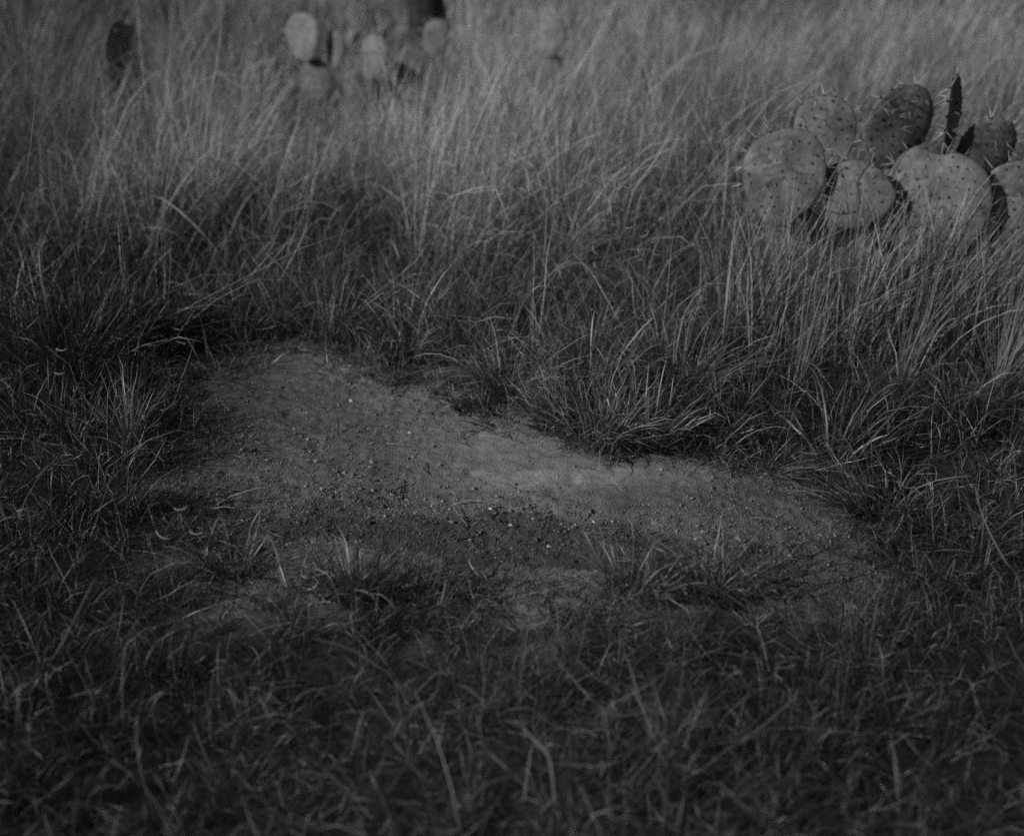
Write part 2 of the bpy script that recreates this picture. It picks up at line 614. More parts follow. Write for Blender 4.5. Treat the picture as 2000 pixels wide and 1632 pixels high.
def make_straw(y0, y1, n_clump, per, r, L0, L1, wid, base_tone, spread=0.035, seg=4, share=0.0):
    cx, cy, idx, x, y, a, rr = clumped(n_clump, per, y0, y1, r, spread)
    ct = np.exp(r.normal(-0.3, 0.65, len(cx))) * base_tone
    cl = np.exp(r.normal(0, 0.2, len(cx))) * (0.4 + 0.7 * hummock(cx * 0.6, cy * 0.6))
    caz = r.normal(0.25, 1.0, len(cx))
    s = straw_w(x, y)
    k = r.uniform(0, 1, len(idx)) < s
    idx, x, y, a, rr = idx[k], x[k], y[k], a[k], rr[k]
    n = len(idx)
    low = corridor_low(x, y)
    px, _ = project(x, y, 0 * x)
    near_cact = np.exp(-((x - CACT[0]) ** 2 + (y - CACT[1]) ** 2) / 0.5 ** 2)
    L = r.uniform(L0, L1, n) * cl[idx] * (1 - 0.5 * np.minimum(low, 1)) * (1 - 0.35 * near_cact)
    L = L * (1 - 0.4 * sstep(4.6, 3.6, y))
    tone = ct[idx] * np.exp(r.normal(0, 0.25, n)) * (1 + 0.25 * fbm(x, y, 0.9, 2, 231))
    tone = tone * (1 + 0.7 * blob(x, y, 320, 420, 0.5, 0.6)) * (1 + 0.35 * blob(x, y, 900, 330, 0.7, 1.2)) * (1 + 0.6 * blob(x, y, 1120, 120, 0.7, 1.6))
    tone = tone * (1 - 0.5 * sstep(330, 60, px)) * (1 - 0.3 * sstep(800, 400, px) * sstep(5.5, 7.5, y)) * (1 + 0.2 * sstep(850, 1150, px) * sstep(6, 8, y)) * (1 - 0.3 * sstep(1150, 1400, px) * sstep(8.5, 6, y))  # darker at the upper left: tree shade put into the straw's tone
    mix = r.uniform(0, 1, n) < 0.5
    az = np.where(mix, caz[idx] + r.normal(0, 0.4, n), a)
    lean = np.clip(np.abs(r.normal(0.12, 0.22, len(cx)))[idx] + 0.10 * rr + np.abs(r.normal(0, 0.13, n)), 0, 1.1)
    bend = np.where(r.uniform(0, 1, n) < 0.36, r.uniform(0.9, 2.5, n), np.clip(r.normal(0.3, 0.25, n), 0, 1))
    w = wid * r.uniform(0.5, 1.4, n)
    base = np.stack([x, y, gz(x, y) - 0.005], 1)
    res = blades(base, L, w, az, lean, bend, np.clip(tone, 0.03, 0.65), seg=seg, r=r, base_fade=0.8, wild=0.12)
    return with_leaflets(res, n, seg, share, r, 0.05, 0.16, 1.2) if share else res


def make_thatch(y0, y1, n, r, tone0):
    x, y = scatter(n, y0, y1, r)
    k = keep_off_patch(x, y, r, 0.03)
    x, y = x[k], y[k]
    n = len(x)
    base = np.stack([x, y, gz(x, y) + r.uniform(0.0, 0.03, n)], 1)
    tone = np.exp(r.normal(0, 0.4, n)) * tone0 * tone_field(x, y)
    return blades(base, r.uniform(0.04, 0.14, n), r.uniform(0.001, 0.0028, n), r.uniform(0, 6.28, n),
                  r.uniform(1.0, 1.5, n), r.normal(0.2, 0.5, n), np.clip(tone, 0.03, 0.4), seg=3, r=r)



def bold_blades(n, r):
    """broad pale blades and stems arching across each other through the straw"""
    x, y = scatter(n, 4.3, 6.4, r)
    k = r.uniform(0, 1, len(x)) < 0.25 + 0.75 * straw_w(x, y)
    x, y = x[k], y[k]
    n = len(x)
    base = np.stack([x, y, gz(x, y) - 0.005], 1)
    arch = r.uniform(0, 1, n) < 0.5
    return blades(base, r.uniform(0.25, 0.62, n), r.uniform(0.003, 0.006, n), np.where(arch, r.uniform(0, 6.28, n), r.normal(0.1, 0.8, n)),
                  np.where(arch, r.uniform(0.1, 0.5, n), r.uniform(0.1, 0.9, n)), np.where(arch, r.uniform(1.0, 2.4, n), r.uniform(0, 0.4, n)),
                  r.uniform(0.25, 0.55, n), seg=6, r=r, base_fade=0.85, wild=0.06)


def cactus_front(n, r):
    """straw and rank grass standing thick in front of the large cactus"""
    y = r.uniform(3.42, 3.80, n)
    x = r.uniform(0.60, 1.75, n)
    base = np.stack([x, y, gz(x, y) - 0.005], 1)
    tn = np.where(r.uniform(0, 1, n) < 0.5, r.uniform(0.25, 0.6, n), r.uniform(0.02, 0.09, n))
    swept = r.uniform(0, 1, n) < 0.4
    return blades(base, r.uniform(0.30, 0.63, n) * (1 - 0.15 * sstep(0.9, 0.6, x)) * (1 - 0.28 * sstep(1.25, 1.45, x)), r.uniform(0.0014, 0.0034, n), np.where(swept, r.normal(0.1, 0.4, n), r.uniform(0, 6.28, n)),
                  np.where(swept, r.uniform(0.25, 0.75, n), np.abs(r.normal(0.05, 0.18, n))), np.abs(r.normal(0.3, 0.4, n)), tn, seg=5, r=r, base_fade=0.8, wild=0.08)


def soil_straw(n, r):
    """broken bits of straw lying on the bare soil"""
    x, y = r.uniform(-0.9, 0.9, n * 3), r.uniform(2.2, 3.8, n * 3)
    s = patch_sd(x, y)
    k = (s > -0.03) & (r.uniform(0, 1, n * 3) < np.exp(-np.clip(s, 0, 1) / 0.12) + 0.12)
    x, y = x[k][:n], y[k][:n]
    m = len(x)
    base = np.stack([x, y, gz(x, y) + 0.012], 1)
    return blades(base, r.uniform(0.015, 0.07, m), r.uniform(0.0008, 0.0018, m), r.uniform(0, 6.28, m), r.uniform(1.4, 1.6, m),
                  r.normal(0, 0.2, m), r.uniform(0.1, 0.42, m), seg=3, r=r)


r1 = np.random.default_rng(21)
G = join([
    make_green(0.9, 2.6, 1850, 24, r1, 0.04, 0.135, 0.00105, 0.043, seg=4, share=1.2),
    make_green(2.4, 4.4, 2500, 21, r1, 0.06, 0.19, 0.0018, 0.052, spread=0.02, share=1.0),
])
link('short_grass', mesh_from('short_grass', G[0], G[1], G[2], {'tone': G[3]}, True), M_green, kind='stuff',
     label='dark short curling grass around the bare soil patch')
Gm = join([make_green(3.5, 5.2, 1400, 20, r1, 0.14, 0.34, 0.0026, 0.125, spread=0.03, seg=4, share=0.8),
           make_green(5.0, 8.0, 1100, 14, r1, 0.12, 0.3, 0.0034, 0.10, spread=0.04)])
link('mid_height_grass', mesh_from('mid_height_grass', Gm[0], Gm[1], Gm[2], {'tone': Gm[3]}, True), M_green, kind='stuff',
     label='knee-low darker grass between the bare patch and the straw')
S = join([
    make_straw(3.1, 4.4, 900, 14, r1, 0.26, 0.5, 0.0022, 0.34, seg=4),
    make_straw(4.2, 6.2, 900, 34, r1, 0.28, 0.62, 0.0030, 0.44, seg=4, spread=0.055, share=0.9),
    make_straw(6.0, 9.0, 1100, 30, r1, 0.25, 0.55, 0.0042, 0.46, seg=4, spread=0.08, share=0.6),
    make_straw(8.8, 15.0, 1500, 19, r1, 0.3, 0.6, 0.007, 0.46, seg=3, spread=0.10),
    cactus_front(2000, r1),
    bold_blades(700, r1),
])
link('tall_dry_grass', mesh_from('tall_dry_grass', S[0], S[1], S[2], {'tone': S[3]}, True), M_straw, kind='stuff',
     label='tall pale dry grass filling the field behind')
Th = join([make_thatch(0.9, 2.6, 7000, r1, 0.07), make_thatch(2.4, 4.6, 8000, r1, 0.075), soil_straw(800, r1), make_thatch(4.6, 8, 3000, r1, 0.14)])
link('dry_thatch', mesh_from('dry_thatch', Th[0], Th[1], Th[2], {'tone': Th[3]}, True), M_straw, kind='stuff',
     label='dead grass blades lying at the feet of the grass')

# ------------------------------------------------------------------ soil crumbs and pebbles
def ground_z(x, y):
    """height of the built sheet (fine relief included), sampled from the grid"""
    ix = np.clip(np.searchsorted(gx, x) - 1, 0, nx - 2)
    iy = np.clip(np.searchsorted(gy, y) - 1, 0, ny - 2)
    Z = fz.reshape(ny, nx)
    return np.maximum(np.maximum(Z[iy, ix], Z[iy, ix + 1]), np.maximum(Z[iy + 1, ix], Z[iy + 1, ix + 1]))


rc = np.random.default_rng(5)
iv, if_ = ico(0)
n = 170000
iv = np.array([(1, 0, 0), (-1, 0, 0), (0, 1, 0), (0, -1, 0), (0, 0, 1), (0, 0, -1)], float)
if_ = np.array([(0, 2, 4), (2, 1, 4), (1, 3, 4), (3, 0, 4), (2, 0, 5), (1, 2, 5), (3, 1, 5), (0, 3, 5)])
x = rc.uniform(-1.0, 1.0, n)
y = rc.uniform(2.2, 3.8, n)
s_ = patch_sd(x, y)
band = blob(x, y, 1080, 1035, 0.4, 0.12) + 0.8 * blob(x, y, 700, 985, 0.35, 0.16)
keep = (s_ > -0.16) & (rc.uniform(0, 1, n) < 0.04 + 0.75 * np.clip(crumbliness(x, y), 0, 1) ** 2 * (0.3 + band))
x, y = x[keep], y[keep]
n = len(x)
size = np.clip(0.0012 * (1 - rc.uniform(0, 1, n)) ** -0.29, 0.001, 0.0075)
tone = np.exp(rc.normal(0, 0.22, n)) * 0.215 * (1 - 0.42 * dark_band(x, y))
tone = np.where(rc.uniform(0, 1, n) < 0.02, rc.uniform(0.35, 0.55, n), tone)
V = iv[None] * rc.uniform(0.65, 1.3, (n, 6, 1)) * size[:, None, None] * np.array([1, 1, 0.75])
an = rc.uniform(0, 6.28, n)
ca, sa = np.cos(an)[:, None], np.sin(an)[:, None]
V = np.stack([V[..., 0] * ca - V[..., 1] * sa, V[..., 0] * sa + V[..., 1] * ca, V[..., 2]], -1)
V = V + np.stack([x, y, ground_z(x, y) + size * 0.22], 1)[:, None]
F = (if_[None] + (np.arange(n) * 6)[:, None, None]).ravel()
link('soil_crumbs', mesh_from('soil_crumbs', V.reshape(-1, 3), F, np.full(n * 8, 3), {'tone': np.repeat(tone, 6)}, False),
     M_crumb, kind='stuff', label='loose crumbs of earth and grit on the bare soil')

PEB = [(959, 998, 9, 0.62, 'white pebble beside the pale curved twig on dark soil'),
       (1072, 1069, 9, 0.5, 'pale pebble alone on the near side of the dark soil band'),
       (1041, 1019, 7, 0.5, 'small pale pebble, left one of two near the band of light grit'),
       (1160, 1018, 8, 0.55, 'pale pebble at the left end of the light grit'),
       (1196, 1021, 5, 0.6, 'tiny white stone in the middle of the light grit'),
       (1124, 1027, 6, 0.45, 'small pale stone just left of the light grit'),
       (918, 1056, 7, 0.42, 'rounded grey pebble below the dark bent twig'),
       (883, 1023, 9, 0.26, 'grey earth lump left of the dark bent twig'),
       (966, 1008, 6, 0.33, 'grey pebble just below the white pebble'),
       (1164, 1119, 7, 0.55, 'white pebble among the front grass right of the bare soil'),
       (980, 1099, 7, 0.3, 'grey pebble near a dark hole in the front soil edge'),
       (617, 904, 9, 0.34, 'two-toned pale stone on the left half of the bare soil'),
       (1292, 917, 7, 0.45, 'pale stone under the right-hand flattened grass'),
       (1112, 1034, 6, 0.36, 'small round pebble on the dark soil left of the grit'),
       (527, 1040, 8, 0.24, 'brown-grey earth lump at the lower left of the soil'),
       (518, 1018, 9, 0.24, 'larger grey clod at the left of the soil'),
       (830, 978, 8, 0.4, 'pale chip on the crumbly soil above the dark twig'),
       (1352, 977, 7, 0.4, 'pale stone on the smooth soil at right'),
       (938, 1042, 5, 0.42, 'tiny grey stone right of the dark bent twig'),
       (1097, 1026, 6, 0.4, 'grey pebble between two dark hollows in the soil band')]
pv, pf = ico(1)
for k, (px, py, d, tn, lab) in enumerate(PEB):
    q = P(px, py)
    rad = d / 2 * 0.85 / 800
    tn = tn if tn > 0.58 else tn * 0.85
    q[2] = ground_z(q[0], q[1]) + rad * 0.25
    v = pv * (1 + 0.17 * rc.normal(0, 1, (len(pv), 1))) * rad * np.array([rc.uniform(1.0, 1.6), rc.uniform(0.8, 1.1), rc.uniform(0.6, 0.9)])
    me = mesh_from('pebble', v, pf.ravel(), np.full(len(pf), 3), {'tone': np.full(len(v), tn)}, k % 3 == 0)
    o = link('pebble', me, M_stone, label=lab, category='pebble', group='pebbles on the bare soil')
    o.location = q
    o.rotation_euler = (0, 0, rc.uniform(0, 6))

# ------------------------------------------------------------------ twigs and dry bits on the soil
def lay(pts, dz):
    return [P(a, b, 0) * [1, 1, 0] + np.array([0, 0, float(ground_z(*P(a, b)[:2])) + h]) for (a, b), h in zip(pts, dz)]


def smooth_path(pts, n=14):
    pts = np.asarray(pts, float)
    t = np.linspace(0, len(pts) - 1, n)
    out = []
    for s in t:
        i = int(min(s, len(pts) - 2))
        f = s - i
        p0, p1, p2, p3 = pts[max(i - 1, 0)], pts[i], pts[i + 1], pts[min(i + 2, len(pts) - 1)]
        out.append(0.5 * (2 * p1 + (p2 - p0) * f + (2 * p0 - 5 * p1 + 4 * p2 - p3) * f * f + (3 * p1 - p0 - 3 * p2 + p3) * f ** 3))
    return np.array(out)


TW = [([(887, 988), (915, 986), (938, 989), (960, 994), (985, 993)], [0.006, 0.012, 0.012, 0.007, 0.004], 0.0018, 0.30,
       'pale curved twig lying on the dark soil above a white pebble'),
      ([(886, 997), (891, 1007), (902, 1020), (914, 1031)], [0.012, 0.010, 0.006, 0.002], 0.0016, 0.24,
       'short bent twig hooking down the dark soil'),
      ([(926, 1014), (934, 1018), (950, 1020)], [0.004, 0.006, 0.003], 0.0011, 0.22, 'small curved grass stem inside the bend of the twigs'),
      ([(660, 838), (661, 845), (660, 852)], [0.032, 0.016, -0.002], 0.0022, 0.05, 'dark stub sticking up out of the left half of the soil'),
      ([(1170, 1036), (1213, 1037)], [0.004, 0.004], 0.0008, 0.34, 'straight pale straw piece lying level on the soil'),
      ([(1145, 1049), (1160, 1045), (1172, 1042)], [0.003, 0.005, 0.004], 0.0010, 0.36, 'short slanting pale straw piece on the soil'),
      ([(990, 954), (1012, 961), (1045, 964)], [0.008, 0.006, 0.003], 0.0013, 0.22, 'thin twig at the lower edge of the pale dust'),
      ([(818, 908), (826, 924), (842, 933)], [0.012, 0.006, 0.003], 0.0010, 0.22, 'thin bent stem on the middle of the pale soil'),
      ([(424, 960), (450, 963), (480, 965)], [0.010, 0.010, 0.006], 0.0016, 0.16, 'pale twig reaching out of the left grass over soil'),
      ([(1140, 1081), (1195, 1083)], [0.05, 0.05], 0.0016, 0.18, 'grey stem held level in the front grass'),
      ([(1530, 1180), (1600, 1148), (1712, 1122)], [0.012, 0.014, 0.012], 0.0022, 0.17, 'long fallen dry stem on the right front soil'),
      ([(1420, 935), (1500, 920), (1560, 905)], [0.012, 0.014, 0.012], 0.0018, 0.12, 'dry flattened stem along the right rim of the soil')]
for pts, dz, rad, tn, lab in TW:
    path = smooth_path(lay(pts, dz), 10)
    path[1:-1] += rc.normal(0, rad * 0.5, path[1:-1].shape)
    b = MB()
    b.tube(path, np.linspace(rad, rad * 0.5, len(path)), 5, tn)
    link('twig', b.mesh('twig'), M_twig, label=lab, category='twig', group='twigs and dry stems on the soil')

# ------------------------------------------------------------------ grass tufts that stand out
def tuft(px, py, label, nb, L0, L1, wid, tone, r, lean=(0.1, 0.9), bend=(0.2, 1.6), spread=0.03, azr=None, pale=0.15,
         mat=None, name='grass_tuft', seg=6, group='grass tufts round the bare soil', cat='grass tuft', q=None, leafy=1.2):
    leafy = 0 if (mat is not None or nb < 20 or 'spiky' in label) else leafy
    q = P(px, py) if q is None else q
    a = r.uniform(0, 2 * np.pi, nb) if azr is None else r.normal(azr[0], azr[1], nb)
    rad = np.sqrt(r.uniform(0, 1, nb)) * spread
    base = np.stack([rad * np.cos(a), rad * np.sin(a) * 0.8, np.zeros(nb)], 1)
    base[:, 2] = gz(base[:, 0] + q[0], base[:, 1] + q[1]) - q[2] - 0.004
    u = r.uniform(0, 1, nb)
    tn = np.exp(r.normal(0, 0.25, nb)) * tone
    tn = np.where(r.uniform(0, 1, nb) < pale, r.uniform(0.16, 0.32, nb), tn)
    v, f, c, t = blades(base, r.uniform(L0, L1, nb), wid * r.uniform(0.6, 1.3, nb), a + r.normal(0, 0.4, nb),
                        lean[0] + (lean[1] - lean[0]) * u, r.uniform(bend[0], bend[1], nb), np.clip(tn, 0.02, 0.5), seg=seg, r=r)
    if leafy:
        v, f, c, t = with_leaflets((v, f, c, t), nb, seg, leafy, r, 0.015, 0.06, 0.8)
    o = link(name, mesh_from(name, v, f, c, {'tone': t}, True), mat or M_green, label=label, category=cat, group=group)
    o.location = q
    return o


rt = np.random.default_rng(77)
tuft(1165, 865, 'bushy dark grass tuft leaning over the middle rim of the soil', 380, 0.10, 0.25, 0.0032, 0.17, rt, spread=0.075)
tuft(1260, 862, 'broad dark tuft in the clump right of the bushy tuft', 240, 0.10, 0.24, 0.0032, 0.13, rt, spread=0.08)
tuft(1370, 872, 'sprawling tuft between the clump and the right rim', 200, 0.08, 0.2, 0.0028, 0.11, rt, lean=(0.3, 1.2), spread=0.08)
tuft(1150, 770, 'tall wide-bladed tuft rising behind the bushy tuft', 220, 0.14, 0.30, 0.0038, 0.17, rt, spread=0.10)
tuft(1000, 770, 'arching grass tuft behind the small leafy clump', 200, 0.12, 0.26, 0.0034, 0.17, rt, bend=(0.8, 2.2), spread=0.09)
tuft(1320, 770, 'tall tangled tuft behind the right of the clump', 200, 0.14, 0.30, 0.0032, 0.13, rt, spread=0.10)
tuft(1095, 845, 'pale-bladed tuft spilling left onto the soil beside the bushy tuft', 150, 0.09, 0.2, 0.0028, 0.13, rt, spread=0.05, azr=(2.8, 0.8))
tuft(252, 868, 'spiky fan of straight pale blades in the dark left grass', 90, 0.12, 0.25, 0.0026, 0.19, rt, lean=(0.1, 1.25), bend=(0.0, 0.4), spread=0.012, azr=(1.2, 1.3), pale=0.4)
tuft(690, 1165, 'dark blurred tuft poking up at the near left rim of the soil', 150, 0.08, 0.19, 0.0026, 0.06, rt, spread=0.06)
tuft(820, 1180, 'low dark tuft with curled blades right of the near rim tuft', 150, 0.07, 0.15, 0.0026, 0.06, rt, spread=0.07, lean=(0.4, 1.2))
tuft(900, 862, 'tiny sprig of dry blades lying on the pale soil', 16, 0.03, 0.08, 0.0022, 0.19, rt, lean=(0.9, 1.4), bend=(0, 0.5), spread=0.006, pale=0.3)
tuft(640, 665, 'grassy tuft with wide blades at the far rim of the soil', 120, 0.1, 0.24, 0.0032, 0.10, rt, spread=0.06)
tuft(790, 700, 'wide-bladed tuft at the far rim right of its neighbour', 140, 0.1, 0.24, 0.0034, 0.11, rt, spread=0.07)
tuft(470, 665, 'thin upright pale tuft at the far left corner of the soil', 60, 0.12, 0.26, 0.0026, 0.12, rt, spread=0.04, pale=0.3)
tuft(930, 800, 'small leafy dark clump against the soil left of the bushy tuft', 160, 0.03, 0.08, 0.0035, 0.055, rt, spread=0.06)
tuft(1490, 915, 'flattened tuft combed sideways along the right rim of the soil', 130, 0.12, 0.25, 0.0026, 0.10, rt, lean=(1.0, 1.4), bend=(0.0, 0.4), spread=0.06, azr=(0.2, 1.0))
tuft(1720, 1010, 'dark swept tuft bending onto the right end of the soil', 170, 0.12, 0.27, 0.0026, 0.06, rt, lean=(0.3, 1.2), bend=(0.4, 1.4), spread=0.06, azr=(3.4, 0.9))
tuft(1230, 1165, 'upright blurred tuft at the near right rim of the soil', 130, 0.07, 0.18, 0.0026, 0.085, rt, spread=0.06)
tuft(1390, 1160, 'dense dark tuft in the near right grass', 170, 0.07, 0.18, 0.0026, 0.06, rt, spread=0.07)
tuft(450, 1120, 'small dark tuft at the near left corner of the soil', 110, 0.06, 0.16, 0.0024, 0.06, rt, spread=0.05)
tuft(1620, 905, 'broad-bladed dark grass bunch below the cactus', 60, 0.14, 0.3, 0.0055, 0.07, rt, lean=(0.1, 0.9), bend=(0.2, 1.2), spread=0.06)
EDGE = [(486, 712, 'ragged low grass pushing onto the far left of the soil', 0.10), (672, 728, 'ragged low grass bulging onto the far side of the soil', 0.11),
        (770, 742, 'low pale grass at the far rim, left of the white flowers', 0.12),
        (430, 735, 'thin sprigs hanging over the upper left corner of the soil', 0.09), (560, 680, 'short curled grass at the far rim of the soil, leftmost bunch', 0.10),
        (860, 755, 'short grass at the far rim where it meets the white flowers', 0.09), (1000, 838, 'low grass in the notch left of the pale-bladed tuft', 0.09),
        (1290, 880, 'short dark grass right of the bushy tuft at the rim', 0.07), (1400, 895, 'low sprawling grass at the right rim before the flattened tuft', 0.08),
        (1600, 960, 'low grass creeping onto the right end of the soil', 0.08), (1500, 1110, 'thin near-rim grass at the right end of the soil', 0.08),
        (395, 880, 'dark bent blades reaching from the left onto the soil', 0.06), (360, 990, 'flattened dark grass at the lower left edge of the soil', 0.06),
        (570, 1185, 'sparse grass at the near left rim between two dark tufts', 0.07), (985, 1165, 'sparse wiry plant on the near soil rim', 0.05),
        (1120, 1200, 'sparse grass at the near rim under the dark band', 0.08)]
for px_, py_, lb_, tn_ in EDGE:
    tuft(px_, py_, lb_, 55, 0.05, 0.15, 0.0026, tn_, rt, lean=(0.3, 1.35), bend=(0.0, 1.3), spread=0.07)
tuft(130, 735, 'tall dense dark bunch at the left, its shade falling on the hollow', 420, 0.20, 0.40, 0.0026, 0.045, rt, lean=(0.0, 0.8), bend=(0.1, 1.3), spread=0.13, pale=0.05)
tuft(215, 690, 'dense dark bunch standing at the left rim of the shaded hollow', 380, 0.18, 0.34, 0.0026, 0.045, rt, lean=(0.0, 0.9), bend=(0.2, 1.5), spread=0.11, pale=0.05)
STG = 'straw bunches in the grass'
tuft(1945, 760, 'fan of straight pale straw at the right edge below the cactus', 110, 0.2, 0.46, 0.0020, 0.27, rt, lean=(0.0, 0.8), bend=(0.0, 0.3), spread=0.02, azr=(0.6, 1.2), mat=M_straw, name='straw_tuft', group=STG)
tuft(1750, 740, 'loose straw stems leaning right in front of the cactus', 60, 0.25, 0.48, 0.0020, 0.25, rt, lean=(0.0, 0.5), bend=(0.0, 0.4), spread=0.05, azr=(0.2, 1.0), mat=M_straw, name='straw_tuft', group=STG)
tuft(1630, 720, 'upright straw stems below the left cactus pads', 60, 0.22, 0.48, 0.0022, 0.26, rt, lean=(0.0, 0.4), bend=(0.0, 0.35), spread=0.05, azr=(0.2, 0.8), mat=M_straw, name='straw_tuft', group=STG)
tuft(1545, 760, 'thin straw stems at the left foot of the cactus', 45, 0.22, 0.48, 0.0021, 0.25, rt, lean=(0.0, 0.4), bend=(0.0, 0.3), spread=0.04, azr=(0.3, 0.8), mat=M_straw, name='straw_tuft', group=STG)
tuft(1850, 690, 'crossed straw stems right of the cactus foot', 60, 0.22, 0.45, 0.0021, 0.25, rt, lean=(0.1, 0.8), bend=(0.0, 0.4), spread=0.05, azr=(0.6, 1.2), mat=M_straw, name='straw_tuft', group=STG)
tuft(380, 450, 'thick pale straw bunch leaning right behind the dark hollow', 120, 0.3, 0.62, 0.0045, 0.30, rt, lean=(0.1, 0.8), bend=(0.1, 0.9), spread=0.06, azr=(0.2, 0.7), mat=M_straw, name='straw_tuft', group=STG)
tuft(230, 430, 'pale straw bunch arching both ways at the left', 140, 0.3, 0.55, 0.0040, 0.27, rt, lean=(0.1, 0.8), bend=(0.3, 1.6), spread=0.07, mat=M_straw, name='straw_tuft', group=STG)
tuft(60, 460, 'dark stalky bunch standing at the left edge', 60, 0.25, 0.5, 0.0032, 0.12, rt, lean=(0.0, 0.4), bend=(0.0, 0.4), spread=0.08, mat=M_straw, name='straw_tuft', group=STG)
tuft(700, 470, 'pale straw bunch in the middle behind the soil', 150, 0.3, 0.55, 0.0036, 0.27, rt, lean=(0.0, 0.6), bend=(0.1, 1.4), spread=0.09, azr=(0.4, 1.2), mat=M_straw, name='straw_tuft', group=STG)
tuft(560, 452, 'pale bunch of arching straw right of the thick leaning bunch', 150, 0.3, 0.58, 0.0036, 0.30, rt, lean=(0.1, 0.7), bend=(0.1, 1.6), spread=0.12, azr=(0.4, 1.3), mat=M_straw, name='straw_tuft', group=STG)
tuft(1080, 560, 'arching straw clump over a dark gap behind the bushy tuft', 110, 0.25, 0.46, 0.0032, 0.20, rt, lean=(0.2, 0.8), bend=(1.0, 2.2), spread=0.06, azr=(0.0, 1.6), mat=M_straw, name='straw_tuft', group=STG)

# ------------------------------------------------------------------ single stalks and their seed heads
def stalk(pts3, rad, tone, label, group='single dry stalks', head=None):
    b = MB()
    path = smooth_path(pts3, 16)
    b.tube(path, np.linspace(rad, rad * 0.45, len(path)), 5, tone)
    o = link('dry_stalk', b.mesh('dry_stalk'), M_straw, label=label, category='grass stalk', group=group)
    return o


def seen(px, py, Y):
    return at_depth(px, py, Y)


def above(px, py, z):
    """the point seen at a pixel, z metres above the flat ground"""
    r = ray(px, py)
    t = (CAM_H - z) / -r[2]
    return r * t + np.array([0, 0, CAM_H])


def over_grass(pts, rad, tone, label):
    pts = [above(*p) for p in pts]
    foot = pts[0] * [1, 1, 0] + np.array([0.01, -0.01, 0])
    foot[2] = gz(foot[0], foot[1])
    return stalk([foot] + pts, rad, tone, label)


over_grass([(893, 1590, 0.07), (880, 1530, 0.11), (855, 1450, 0.14), (838, 1410, 0.15), (808, 1345, 0.15)], 0.0014, 0.34,
           'pale jointed stalk standing in the near grass at bottom centre')
over_grass([(770, 1330, 0.10), (730, 1296, 0.13), (680, 1265, 0.14), (610, 1246, 0.12)], 0.0012, 0.15,
           'blurred stalk arching left in the near grass')
over_grass([(1075, 1485, 0.11), (1055, 1455, 0.13), (1030, 1430, 0.14)], 0.0034, 0.22, 'short thick pale stub in the near grass')
over_grass([(1990, 1130, 0.06), (1960, 1090, 0.12), (1920, 1010, 0.17), (1905, 950, 0.2)], 0.0022, 0.2, 'bowed stalk at the right edge of the near grass')
over_grass([(1180, 1390, 0.08), (1260, 1340, 0.14), (1330, 1290, 0.16)], 0.0020, 0.15, 'dim blurred stalk leaning right in the near grass')
over_grass([(90, 1320, 0.06), (130, 1240, 0.13), (165, 1170, 0.17), (185, 1130, 0.2)], 0.0017, 0.2, 'thin pale stalk leaning right in the lower left grass')
stalk([P(1598, 470, 0.0), seen(1600, 400, 3.82), seen(1640, 320, 3.82), seen(1705, 225, 3.84), seen(1770, 176, 3.86)], 0.0024, 0.24,
      'long curved blade rising between the cactus pads')
stalk([P(10, 470, 0), seen(40, 400, 3.6), seen(58, 300, 3.62), seen(70, 190, 3.66)], 0.0026, 0.22, 'pale stalk leaning at the left edge')
stalk([P(135, 470, 0), seen(133, 380, 4.2), seen(132, 260, 4.25), seen(150, 140, 4.3)], 0.0028, 0.2, 'tall blurred stalk near the left edge')
stalk([seen(120, 440, 3.7), seen(95, 370, 3.7), seen(60, 300, 3.7)], 0.0024, 0.13, 'dark stalk crossing the pale one at the left edge')
stalk([P(1195, 490, 0), seen(1180, 400, 4.4), seen(1182, 300, 4.5), seen(1186, 180, 4.6)], 0.0032, 0.24, 'upright pale stalk behind the curled seed heads')
stalk([P(640, 545, 0), seen(680, 430, 4.4), seen(760, 340, 4.5), seen(860, 300, 4.7)], 0.0026, 0.22, 'arching pale stalk in the middle straw')
stalk([P(450, 690, 0), seen(452, 650, 3.62), seen(450, 590, 3.6)], 0.0020, 0.18, 'thin twin stem at the far left corner of the soil')
stalk([P(1850, 640, 0.1), seen(1860, 576, 3.7), seen(1940, 580, 3.7)], 0.0016, 0.3, 'broken pale straw lying level in front of the cactus')

# curled seed heads of the grass, each on its own stalk
def seed_stalk(px, py, Y, curl, size, label):
    tip = at_depth(px, py, Y)
    b0 = np.array([tip[0] + rt.uniform(-0.05, 0.05), Y + rt.uniform(-0.04, 0.06), 0])
    b0[2] = gz(b0[0], b0[1])
    mid = (tip + b0) / 2 + np.array([rt.uniform(-0.02, 0.02), 0, 0.02])
    b = MB()
    b.tube(smooth_path([b0, mid, tip], 8), 0.0007, 4, 0.17)
    root = link('seed_stalk', b.mesh('seed_stalk'), M_straw, label=label, category='seed stalk', group='stalks with curled seed heads')
    h = MB()
    ang = curl + np.linspace(-0.9, 0.9, 9)
    pts = np.stack([np.cos(ang) * size, 0.2 * np.sin(ang) * size, np.sin(ang) * size * 0.9], 1)
    pts = pts - pts[0] + tip
    h.tube(pts, [0.0011, .0019, .0022, .0023, .0022, .002, .0018, .0015, .0008], 5, 0.33)
    for k in range(1, 9):
        out = (pts[k] - pts.mean(0))
        out = out / (np.linalg.norm(out) + 1e-9)
        h.tube([pts[k], pts[k] + out * 0.005], [0.0005, 0.0002], 3, 0.33)
    link('seed_head', h.mesh('seed_head'), M_straw, root)


